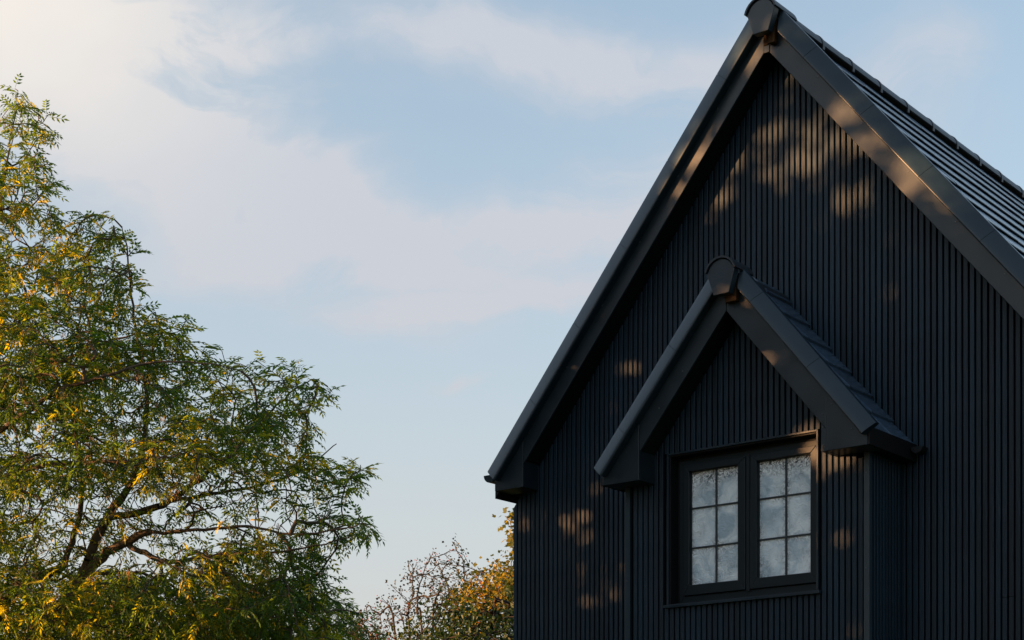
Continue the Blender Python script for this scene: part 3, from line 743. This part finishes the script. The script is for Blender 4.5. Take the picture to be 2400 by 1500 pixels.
sk.limb(pth([(-60, 1450, -.3), (-110, 1250, -.5), (-90, 1100, -.5), (-60, 950, -.4), (-60, 780, -.3), (-30, 620, -.2), (0, 480, 0), (22, 350, .1), (36, 250, .1), (42, 215, .1)]), [.11, .09, .075, .062, .05, .04, .028, .016, .009, .005], A_(-40, 1700))
sk.limb(pth([(-20, 1130, -.8), (80, 1095, -1.1), (200, 1085, -1.4), (330, 1078, -1.6), (450, 1060, -1.7)]), [.05, .042, .032, .022, .01], A_(-100, 1200, -.5))
sk.limb(pth([(0, 950, 0), (60, 890, .2), (110, 855, .3), (190, 830, .5), (290, 790, .6), (400, 770, .6)]), [.05, .045, .038, .028, .018, .009], A_(-80, 1030, -.4))
sk.limb(pth([(0, 1010, -.8), (70, 960, -1.1), (150, 910, -1.3), (250, 880, -1.4), (350, 850, -1.4), (470, 850, -1.4), (570, 870, -1.3)]), [.045, .04, .033, .026, .019, .012, .007], A_(-90, 1100, -.5))
sk.limb(pth([(-20, 850, .4), (30, 790, .8), (70, 720, 1.0), (90, 620, 1.1), (110, 520, 1.1)]), [.03, .025, .02, .014, .007], A_(-60, 930, -.4))
sk.limb(pth([(-200, 1200, .5), (-320, 1000, .6), (-420, 800, .6), (-450, 620, .5)]), [.08, .06, .04, .02], A_(-90, 1350, -.4))
sk.limb(pth([(-250, 1400, -.5), (-400, 1280, -.8), (-560, 1200, -1)]), [.07, .05, .02], A_(-60, 1500))
sk.limb(pth([(-180, 900, .3), (-220, 700, .3), (-230, 520, .2), (-220, 380, .2)]), [.05, .035, .02, .01], A_(-90, 1100, -.5))
OUT = [(18, 235), (45, 225), (75, 240), (85, 290), (112, 300), (118, 335), (95, 345), (118, 400), (138, 420), (108, 470), (135, 505), (190, 495), (245, 505), (300, 560), (310, 640), (318, 705), (375, 735), (440, 752), (432, 800), (505, 828), (590, 862), (645, 862), (690, 880), (750, 900), (765, 920), (722, 960), (745, 1000), (738, 1050), (795, 1085), (850, 1105), (845, 1130), (815, 1160), (860, 1225), (848, 1255), (800, 1275), (765, 1320), (790, 1370), (830, 1400), (860, 1450), (890, 1510), (880, 1580), (500, 1640), (100, 1640), (-300, 1560), (-640, 1450), (-700, 1100), (-600, 760), (-420, 520), (-260, 330), (-120, 300), (-40, 390)]
P = RG.uniform((-700, 210), (900, 1640), (26000, 2)); P = P[inpoly(P, OUT)]
ed = edge_dist(P, OUT); thick = np.clip(ed / 260, 0.08, 1) ** .7 * 2.4
dz = RG.uniform(-1, 1, len(P)) * thick
W3 = np.array([at(px, py, DA + d) for (px, py), d in zip(P, dz)])
cn = clump(W3, 3.2, 4) + .5 * clump(W3, 7, 5)
# thin, see-through parts of the crown where the limbs show
thin = np.zeros(len(P))
for (cx_, cy_, rx, ry, k_) in [(430, 1215, 230, 75, 1.0), (650, 1210, 120, 50, .5), (300, 1000, 90, 50, .5), (500, 1130, 80, 35, .4), (150, 760, 70, 40, .5), (700, 1000, 60, 40, .3), (130, 1180, 200, 60, .55), (60, 1030, 110, 50, .6), (330, 900, 90, 60, .35), (60, 470, 60, 60, .35), (60, 560, 70, 40, .9), (160, 1290, 130, 45, .7), (620, 1110, 120, 40, .4), (250, 620, 80, 50, .3), (45, 300, 60, 80, .5), (530, 960, 80, 40, .35), (330, 1330, 130, 40, .5)]:
    thin += k_ * np.exp(-((P[:, 0] - cx_) / rx) ** 2 - ((P[:, 1] - cy_) / ry) ** 2)
keep = (cn * .9 - .30 * thin + RG.normal(0, .16, len(P))) > -.16
inf = P[:, 0] > -150
P, dz, W3, ed = P[keep], dz[keep], W3[keep], ed[keep]; inf = inf[keep]
# blue-noise thinning: at least mind apart
order = RG.permutation(len(W3)); chosen = []; grid = {}
for i in order:
    mind = .175 if inf[i] else .34
    key = tuple((W3[i] // .35).astype(int)); ok = True
    for a_ in (-1, 0, 1):
        for b_ in (-1, 0, 1):
            for c_ in (-1, 0, 1):
                for j in grid.get((key[0] + a_, key[1] + b_, key[2] + c_), ()):
                    if ((W3[i] - W3[j]) ** 2).sum() < mind * mind: ok = False; break
                if not ok: break
            if not ok: break
        if not ok: break
    if ok: chosen.append(i); grid.setdefault(key, []).append(i)
tthin = thin[keep][chosen]; tips = W3[chosen] - ash_base; tin = inf[chosen]; ted = ed[chosen]
print('ash tips', len(tips))
# extra sprays that stand clear of the outline
ex = [(66, 250, 0), (35, 208, .1), (112, 270, .2), (20, 255, -.1), (120, 305, 0), (90, 268, 0), (5, 275, 0), (745, 890, .3), (785, 905, .3), (770, 925, .3), (868, 1105, -.2), (845, 1090, -.2), (820, 1100, -.2), (835, 1130, -.2), (872, 1240, -1), (858, 1262, -1), (840, 1205, -1), (310, 640, 0), (318, 580, 0), (690, 862, .3), (660, 852, .3), (447, 745, .5), (520, 822, 0), (600, 845, 0)]
tips = np.concatenate([tips, np.array([at(a_, b_, DA + c_) - ash_base for a_, b_, c_ in ex])]); tthin = np.concatenate([tthin, np.zeros(len(ex))]); tin = np.concatenate([tin, np.ones(len(ex), bool)])
sk.grow(list(tips), .0052, .15, jit=.022)
sk.mesh('trunk', M['bark'], ash, lambda i: sk.main[i] and sk.r[i] > .045, 12)
sk.mesh('branches', M['bark'], ash, lambda i: (sk.main[i] and sk.r[i] <= .045) or not sk.main[i], 5, 'stuff')
TP = np.array([sk.p[i] for i in sk.tipn]); TPp = np.array([sk.p[sk.par[i]] for i in sk.tipn]); td = TP - TPp; td /= np.linalg.norm(td, axis=1, keepdims=True) + 1e-9
px_ = (TP + ash_base - np.array([CAM[0], CAM[1], EYE])); depth_ = px_ @ FW; sx_ = CX + FPX * (px_ @ RT) / depth_; sy_ = HY - FPX * px_[:, 2] / depth_
LP = []; LD = []; LT = []; LI = []
for i in range(len(TP)):
    n = int(RG.integers(4, 7) if sx_[i] > -150 else RG.integers(4, 6)); th_ = tthin[sk.tipi[i]]
    n = n if th_ < .25 else int(RG.integers(0, 4)) if th_ > .6 else int(RG.integers(2, 5))
    ph = RG.uniform(0, 6.28); tc_ = .5 + .5 * math.tanh(1.6 * float(clump((TP[i] + ash_base)[None], 1.7, 21)[0]) )
    for k in range(n):
        a_ = ph + 2.4 * k; o_ = np.array([math.cos(a_), math.sin(a_), 0])
        back = RG.uniform(0, .16); d = o_ * 1.0 + td[i] * .8 + UP * RG.uniform(-.45, .45)
        LP.append(TP[i] - td[i] * back + RG.normal(0, .015, 3)); LD.append(d); LI.append(i)
        LT.append(np.clip(.10 + .85 * tc_ * RG.random() + RG.normal(0, .08) + (.3 if RG.random() < .05 else 0), 0, 1))
LP = np.array(LP); LD = np.array(LD); LT = np.array(LT); LI = np.array(LI)
PT = [pinnate(3, .21, .086, .031, .4, s_) for s_ in range(3)] + [pinnate(4, .23, .072, .026, .6, 7), pinnate(2, .13, .078, .028, .3, 8)]
# the leaves that stand out singly against the sky are parts of their own
ecx = edge_dist(np.stack([sx_, sy_], 1), OUT); vis = (sx_ > 0) & (sy_ < 1480)
rank = np.where(vis[LI], ecx[LI] - 60 * (LI >= len(TP) - 24), 1e9)
rank = rank + RG.uniform(0, 25, len(rank)); solo = np.argsort(rank)[:290]
msk = np.ones(len(LP), bool); msk[solo] = False
scatter('foliage', PT, LP[msk], LD[msk], LT[msk], M['ash'], ash)
solo_m = []
for k, (V, F) in enumerate(PT):
    for tv in (.12, .35, .6):
        me = bpy.data.meshes.new('leaf'); me.from_pydata([tuple(q) for q in V], [], F); me.materials.append(M['ash'])
        a_ = me.attributes.new('tint', 'FLOAT', 'POINT'); a_.data.foreach_set('value', [tv] * len(V)); solo_m.append(me)
Rm = rots(LD[solo], np.tile(UP, (len(solo), 1)) + RG.normal(0, .25, (len(solo), 3)), RG.normal(0, .4, len(solo)))
for j, i in enumerate(solo):
    o = bpy.data.objects.new('leaf', solo_m[int(RG.integers(0, len(solo_m)))]); C.objects.link(o); o.parent = ash
    mm = Matrix([list(Rm[j][0]) + [LP[i][0]], list(Rm[j][1]) + [LP[i][1]], list(Rm[j][2]) + [LP[i][2]], [0, 0, 0, 1]]); o.matrix_local = mm
# hanging bunches of keys
def keys(seed, n=34):
    r_ = np.random.default_rng(seed); V = []; F = []
    for i in range(n):
        b = r_.normal(0, .028, 3); b[2] = -abs(r_.normal(0, .045)); d = np.array([r_.normal(0, .18), r_.normal(0, .18), -1]); d /= np.linalg.norm(d)
        s_ = np.cross(d, r_.normal(0, 1, 3)); s_ /= np.linalg.norm(s_); l_ = r_.uniform(.034, .046); k = len(V)
        V += [b, b + d * l_ * .55 + s_ * .0042, b + d * l_, b + d * l_ * .55 - s_ * .0042]; F += [(k, k + 1, k + 2), (k, k + 2, k + 3)]
    V += [np.array([0, 0, .02]), np.array([.0015, 0, .02])] * 2; k = len(V) - 4
    F += [(k, k + 1, 4 * i) for i in range(n)]        # stalks from one point
    return V, F
KM = []
for s_ in range(8):
    V, F = keys(s_); me = bpy.data.meshes.new('key_bunch'); me.from_pydata([tuple(q) for q in V], [], F); me.materials.append(M['seed'])
    a_ = me.attributes.new('tint', 'FLOAT', 'POINT'); a_.data.foreach_set('value', list(np.clip(np.repeat(np.random.default_rng(s_).normal((.25, .3, .4, .3, .5, .2, .9, .35)[s_], .12, len(V) // 4), 4), 0, 1))); KM.append(me)
cand = np.where((sx_ > -20) & (sx_ < 880) & (sy_ < 1500))[0]
wgt = np.exp(2.2 * clump(TP[cand] + ash_base, 1.3, 8)); wgt /= wgt.sum()
for i in RG.choice(cand, min(290, len(cand)), replace=False, p=wgt):
    o = bpy.data.objects.new('key_bunch', KM[int(RG.integers(0, 8))]); C.objects.link(o); o.parent = ash
    q = TP[i] - td[i] * RG.uniform(.05, .2) + np.array([0, 0, -.02]) + RG.normal(0, .03, 3); o.location = tuple(q); o.rotation_euler = (0, 0, RG.uniform(0, 6.28)); sc_ = RG.uniform(.8, 1.35); o.scale = (sc_, sc_, sc_ * 1.1)

# ---- generic shrubs and trees
def shrub(name, label, cat, dep, basepx, outline, thickm, n_tips, leafT, nl, mkey, tintf, barkm, seed, spread=.08, tipr=.005, stems=None, lscale=1., group=None, spacing=.14, thinf=None, seg=.16):
    r_ = np.random.default_rng(seed)
    base = at(basepx, HY, dep); base[2] = 0; e_ = empty(name, tuple(base), label, cat, group)
    xs = [q[0] for q in outline]; ys = [q[1] for q in outline]
    P = r_.uniform((min(xs), min(ys)), (max(xs), max(ys)), (n_tips * 12, 2)); P = P[inpoly(P, outline)]
    e2 = edge_dist(P, outline); th = np.clip(e2 / (.5 * (max(xs) - min(xs))) * 2.2, .1, 1) * thickm
    W_ = np.array([at(a_, b_, dep + d) for (a_, b_), d in zip(P, r_.uniform(-1, 1, len(P)) * th)])
    if thinf is not None: k_ = (clump(W_, 4, seed) + r_.normal(0, .2, len(P))) > thinf; W_ = W_[k_]
    sel = []; 
    for i in range(len(W_)):
        if len(sel) >= n_tips: break
        if not sel or np.min(((W_[sel] - W_[i]) ** 2).sum(1)) > spacing ** 2: sel.append(i)
    T_ = W_[sel] - base
    s_ = Skel()
    for st in (stems or [[(basepx, 1500, 0), (basepx, 1400, 0)]]):
        pts = [np.array([0, 0, 0.])] + [at(a_, b_, dep + c_) - base for a_, b_, c_ in st]
        s_.limb(pts, list(np.linspace(.020 if dep < 25 else .05, .005, len(pts))), None, 5, .008)
    s_.grow(list(T_), tipr, seg, jit=.03)
    s_.mesh('trunk', barkm, e_, lambda i: s_.main[i], 7)
    s_.mesh('twigs', barkm, e_, lambda i: not s_.main[i], 4, 'stuff')
    TP = np.array([s_.p[i] for i in s_.tipn]); pp = np.array([s_.p[s_.par[i]] for i in s_.tipn]); td = TP - pp; td /= np.linalg.norm(td, axis=1, keepdims=True) + 1e-9
    if nl:
        n = len(TP) * nl; ix = np.repeat(np.arange(len(TP)), nl)
        pos = TP[ix] + r_.normal(0, spread, (n, 3)); d = td[ix] * .5 + r_.normal(0, .6, (n, 3)) - np.array([0, 0, .25])
        ti = np.clip(tintf(TP[ix] + base, r_, n), 0, 1)
        scatter('foliage', leafT, pos, d, ti, M[mkey], e_, scale=r_.uniform(.7, 1.2, n) * lscale, up=r_.normal(0, .6, (n, 3)) + UP, roll=r_.normal(0, .6, n), seed=seed)
    return e_, base, TP, td

# dark evergreen behind the ash
shrub('evergreen_tree', 'dark green dense leafy tree low behind the ash trunk', 'tree', 30, 350,
      [(190, 1400), (240, 1350), (330, 1345), (400, 1370), (450, 1395), (520, 1400), (600, 1410), (640, 1460), (660, 1700), (100, 1700), (140, 1460)], 1.6, 900,
      [broad(.10, .05), broad(.08, .05)], 22, 'ivy', lambda p_, r_, n: .25 + .3 * clump(p_, 2, 3) + r_.normal(0, .15, n), M['darkbark'], 31, spread=.13, spacing=.13)
# yellow green small tree at the lower left edge, behind the leaning trunk
shrub('field_maple', 'yellow green leafy small tree behind the leaning trunk at lower left', 'tree', 27, 20,
      [(-200, 1420), (-100, 1380), (0, 1370), (60, 1395), (150, 1385), (200, 1410), (240, 1500), (260, 1700), (-250, 1700)], 1.2, 500,
      [broad(.07, .05), lobed(.07)], 16, 'maple', lambda p_, r_, n: .12 + .18 * clump(p_, 2.5, 6) + r_.normal(0, .14, n), M['darkbark'], 37, spread=.11, spacing=.14)
# olive hedge tree filling in below the ash, to the right
shrub('olive_green_tree', 'loose olive green tree below the right half of the ash', 'tree', 26.5, 680,
      [(480, 1400), (560, 1350), (640, 1345), (720, 1360), (780, 1400), (840, 1430), (900, 1470), (960, 1700), (440, 1700)], 1.3, 620,
      [pinnate(4, .2, .06, .02, .35, 2), broad(.07, .035)], 8, 'ash', lambda p_, r_, n: .3 + .3 * clump(p_, 2, 9) + r_.normal(0, .15, n), M['bark'], 41, spread=.09, spacing=.15, thinf=-.25)
# hawthorn, mostly bare twigs
he, hb, hT_, htd = shrub('hawthorn_bush', 'sparse half bare hawthorn with fine twigs between the ash and the house', 'bush', 19, 1000,
      [(905, 1375), (955, 1330), (945, 1305), (1000, 1312), (1010, 1290), (1050, 1295), (1052, 1268), (1075, 1262), (1092, 1290), (1105, 1320), (1150, 1330), (1170, 1370), (1160, 1500), (1170, 1650), (800, 1650), (820, 1480), (850, 1420), (900, 1400)], .9, 560,
      [broad(.028, .02), lobed(.03)], 7, 'haw', lambda p_, r_, n: .4 + .35 * clump(p_, 3, 5) + r_.normal(0, .2, n), M['darkbark'], 43, spread=.035, tipr=.0032, spacing=.10, seg=.09, lscale=.95,
      stems=[[(990, 1500, 0), (975, 1440, 0), (985, 1370, .1), (1010, 1300, .1)], [(1010, 1500, .1), (1050, 1420, .2), (1040, 1350, .2), (1010, 1310, .2)], [(960, 1520, -.2), (955, 1440, -.2), (970, 1380, -.2), (955, 1315, -.2)], [(1060, 1500, .2), (1085, 1400, .3), (1090, 1330, .3), (1060, 1268, .3)], [(930, 1500, 0), (890, 1440, 0), (860, 1415, 0)]])
rb = np.random.default_rng(3); bt = bpy.data.meshes.new('berry'); ico = [(0, 0, 1), (.89, 0, .45), (.28, .85, .45), (-.72, .53, .45), (-.72, -.53, .45), (.28, -.85, .45), (.72, .53, -.45), (-.28, .85, -.45), (-.89, 0, -.45), (-.28, -.85, -.45), (.72, -.53, -.45), (0, 0, -1)]
icf = [(0, 1, 2), (0, 2, 3), (0, 3, 4), (0, 4, 5), (0, 5, 1), (1, 6, 2), (2, 7, 3), (3, 8, 4), (4, 9, 5), (5, 10, 1), (6, 7, 2), (7, 8, 3), (8, 9, 4), (9, 10, 5), (10, 6, 1), (6, 11, 7), (7, 11, 8), (8, 11, 9), (9, 11, 10), (10, 11, 6)]
bb = MB()
for i in rb.choice(len(hT_), min(160, len(hT_)), replace=False):
    for k in range(int(rb.integers(2, 6))):
        q = hT_[i] + rb.normal(0, .03, 3); bb.add([(q[0] + .0065 * a_, q[1] + .0065 * b_, q[2] + .0065 * c_) for a_, b_, c_ in ico], icf)
bb.out('berries', M['berry'], he, smooth=True, kind='stuff')
# golden shrub against the house corner
def gt(p_, r_, n): return .22 + .5 * clump(p_, 3.2, 12) + r_.normal(0, .22, n)
shrub('autumn_maple', 'golden and red autumn shrub beside the left corner of the house', 'bush', 18.5, 1150,
      [(1045, 1420), (1060, 1375), (1095, 1355), (1120, 1362), (1145, 1325), (1180, 1308), (1240, 1310), (1330, 1340), (1360, 1430), (1340, 1500), (1200, 1470), (1120, 1480), (1060, 1450)], .9, 480,
      [lobed(.044), lobed(.036), broad(.03, .02)], 20, 'maple', gt, M['bark'], 47, spread=.07, spacing=.11,
      stems=[[(1120, 1540, 0), (1118, 1450, 0), (1112, 1390, 0), (1125, 1340, 0)], [(1130, 1520, .1), (1165, 1440, .1), (1190, 1360, .1), (1205, 1300, .1)], [(1240, 1500, .2), (1230, 1400, .2), (1212, 1300, .2), (1196, 1222, .2)]])
sp_e, sp_b = None, None
# a few leaves at the head of the tall shoot beside the wall
shrub('autumn_sapling', 'thin golden shoot just showing past the house wall above the autumn shrub', 'bush', 18.8, 1230,
      [(1184, 1214), (1192, 1208), (1240, 1200), (1260, 1290), (1204, 1300), (1196, 1262), (1202, 1235), (1188, 1224)], .25, 60, [lobed(.06), lobed(.05)], 7, 'maple', lambda p_, r_, n: .28 + r_.normal(0, .12, n), M['bark'], 53, spread=.045, spacing=.06,
      stems=[[(1230, 1500, 0), (1225, 1300, 0), (1205, 1225, 0)]])
# dark green shrub at the foot of the corner
shrub('evergreen_shrub', 'dark green shrub under the golden leaves at the foot of the house corner', 'bush', 17, 1160,
      [(940, 1490), (1010, 1440), (1060, 1425), (1110, 1430), (1160, 1425), (1200, 1410), (1260, 1420), (1300, 1480), (1320, 1700), (980, 1700)], .8, 420,
      [broad(.055, .035), broad(.045, .03)], 20, 'ivy', lambda p_, r_, n: .45 + .25 * clump(p_, 3, 3) + r_.normal(0, .15, n), M['darkbark'], 59, spread=.09, spacing=.11)

# ---- tree out of the picture, front left, whose crown shades the house front
# lit patches on the wall plane y=0, as (x, h, half width, half height): gaps in that crown
GAPS = []
def wallpt(px, py, Y=0):
    d = FW + RT * (px - CX) / FPX + UP * (HY - py) / FPX; k = (Y - CAM[1]) / d[1]; q = np.array([CAM[0], CAM[1], EYE]) + k * d
    return q[0] - TX * q[1], q[2] + TZ * q[1]          # slid along the sun ray to y=0
for (px, py, rx, ry, Y, f_) in [(1850, 372, 165, 30, 0, .03), (1960, 350, 90, 24, 0, .05), (1840, 205, 26, 24, 0, .08), (1950, 478, 110, 18, 0, .13), (1760, 395, 60, 30, 0, .04), (1850, 300, 90, 14, 0, .10), (2130, 395, 70, 34, -.25, .0), (1985, 215, 70, 30, -.25, .07), (1860, 60, 40, 24, -.25, .07), (2060, 330, 60, 14, -.2, .07),
                            (1650, 330, 40, 50, -.2, .03), (1600, 400, 36, 50, -.25, .04), (1740, 110, 36, 50, -.25, .03), (2210, 460, 40, 20, -.2, .08), (1575, 470, 26, 30, -.2, .08),
                            (1465, 870, 56, 16, 0, .05), (1345, 1208, 75, 9, 0, .02), (1258, 1232, 50, 8, 0, .03), (1358, 1258, 34, 13, 0, .05), (1385, 1337, 95, 10, 0, .02), (1250, 1408, 55, 10, 0, .03), (1400, 1400, 78, 11, 0, .02), (1430, 1148, 34, 9, 0, .03),
                            (1956, 1080, 46, 20, -B, .0), (1966, 1270, 34, 18, -B, .02), (1735, 700, 30, 14, -B - .2, .12), (1830, 845, 30, 12, -B - .2, .14), (1895, 1040, 18, 50, -B, .05), (1222, 1213, 24, 8, 0, .07), (1990, 1470, 40, 12, -B, .14)]:
    x_, h_ = wallpt(px, py, Y); k_ = 10.2 / (FPX * .85)
    GAPS.append((x_, h_, rx * k_ + .06, ry * k_ + (.05 if py < 600 else .028), f_ + (.015 if py < 600 else .03)))
def keepp(P):
    """chance that a leaf stands there: thin in the gaps of the crown, full elsewhere"""
    u = P[:, 0] - TX * P[:, 1]; w = P[:, 2] + TZ * P[:, 1]; m_ = np.ones(len(P))
    for (x_, h_, rx, ry, f_) in GAPS:
        r_ = np.sqrt(((u - x_) / rx) ** 2 + ((w - h_) / ry) ** 2); m_ = np.minimum(m_, np.clip(f_ + .9 * np.clip(r_ - .85, 0, 9) ** 1.5 * 2.2, 0, 1))
    return m_
sdist = 9.0
tb = np.array([-TX * sdist - .3, -sdist, 0.])
te = empty('shade_tree', tuple(tb), 'broad dense tree out of the picture in front of the house on the left', 'tree')
ts = Skel(); ts.limb([np.array([0, 0, 0.]), np.array([.1, 0, 1.5]), np.array([0, .1, 3.2]), np.array([.1, 0, 5.5]), np.array([0, 0, 8.])], [.22, .19, .15, .09, .03], None, 5, .02)
q = RG.uniform((-4.9, -1.6, .5), (4.9, 1.6, 9.8), (8000, 3)); rr_ = (q[:, 0] / 4.8) ** 4 + (q[:, 1] / 1.7) ** 2 + ((q[:, 2] - 5.0) / 4.7) ** 4 < 1
q = q[rr_][:3300]
# turn the crown to face the house
fr = np.array([[math.cos(R(0)), 0, 0], [0, 1, 0], [0, 0, 1.]]); ax1 = np.array([1, -TX, 0]) / math.hypot(1, TX); ax2 = np.array([TX, 1, 0]) / math.hypot(1, TX)
tipsS = q[:, :1] * ax1 + q[:, 1:2] * ax2 + q[:, 2:] * UP
ts.grow(list(tipsS[:500]), .008, .35)
def clear(i): return keepp((np.array(ts.p[i]) + tb)[None])[0] > .5
ts.mesh('trunk', M['darkbark'], te, lambda i: ts.main[i], 8); ts.mesh('branches', M['darkbark'], te, lambda i: not ts.main[i] and clear(i), 4, 'stuff')
nl = 46; pos = np.repeat(tipsS, nl, 0) + RG.normal(0, .22, (len(tipsS) * nl, 3)); keepm = RG.random(len(pos)) < keepp(pos + tb)
pos = pos[keepm]; scatter('foliage', [broad(.14, .10)], pos, RG.normal(0, 1, (len(pos), 3)), np.clip(RG.normal(.3, .2, len(pos)), 0, 1), M['conifer'], te, up=RG.normal(0, 1, (len(pos), 3)), roll=RG.uniform(0, 6, len(pos)), seed=77)
S.cycles.max_bounces = 8; S.cycles.transparent_max_bounces = 8
print('tiles', cnt)
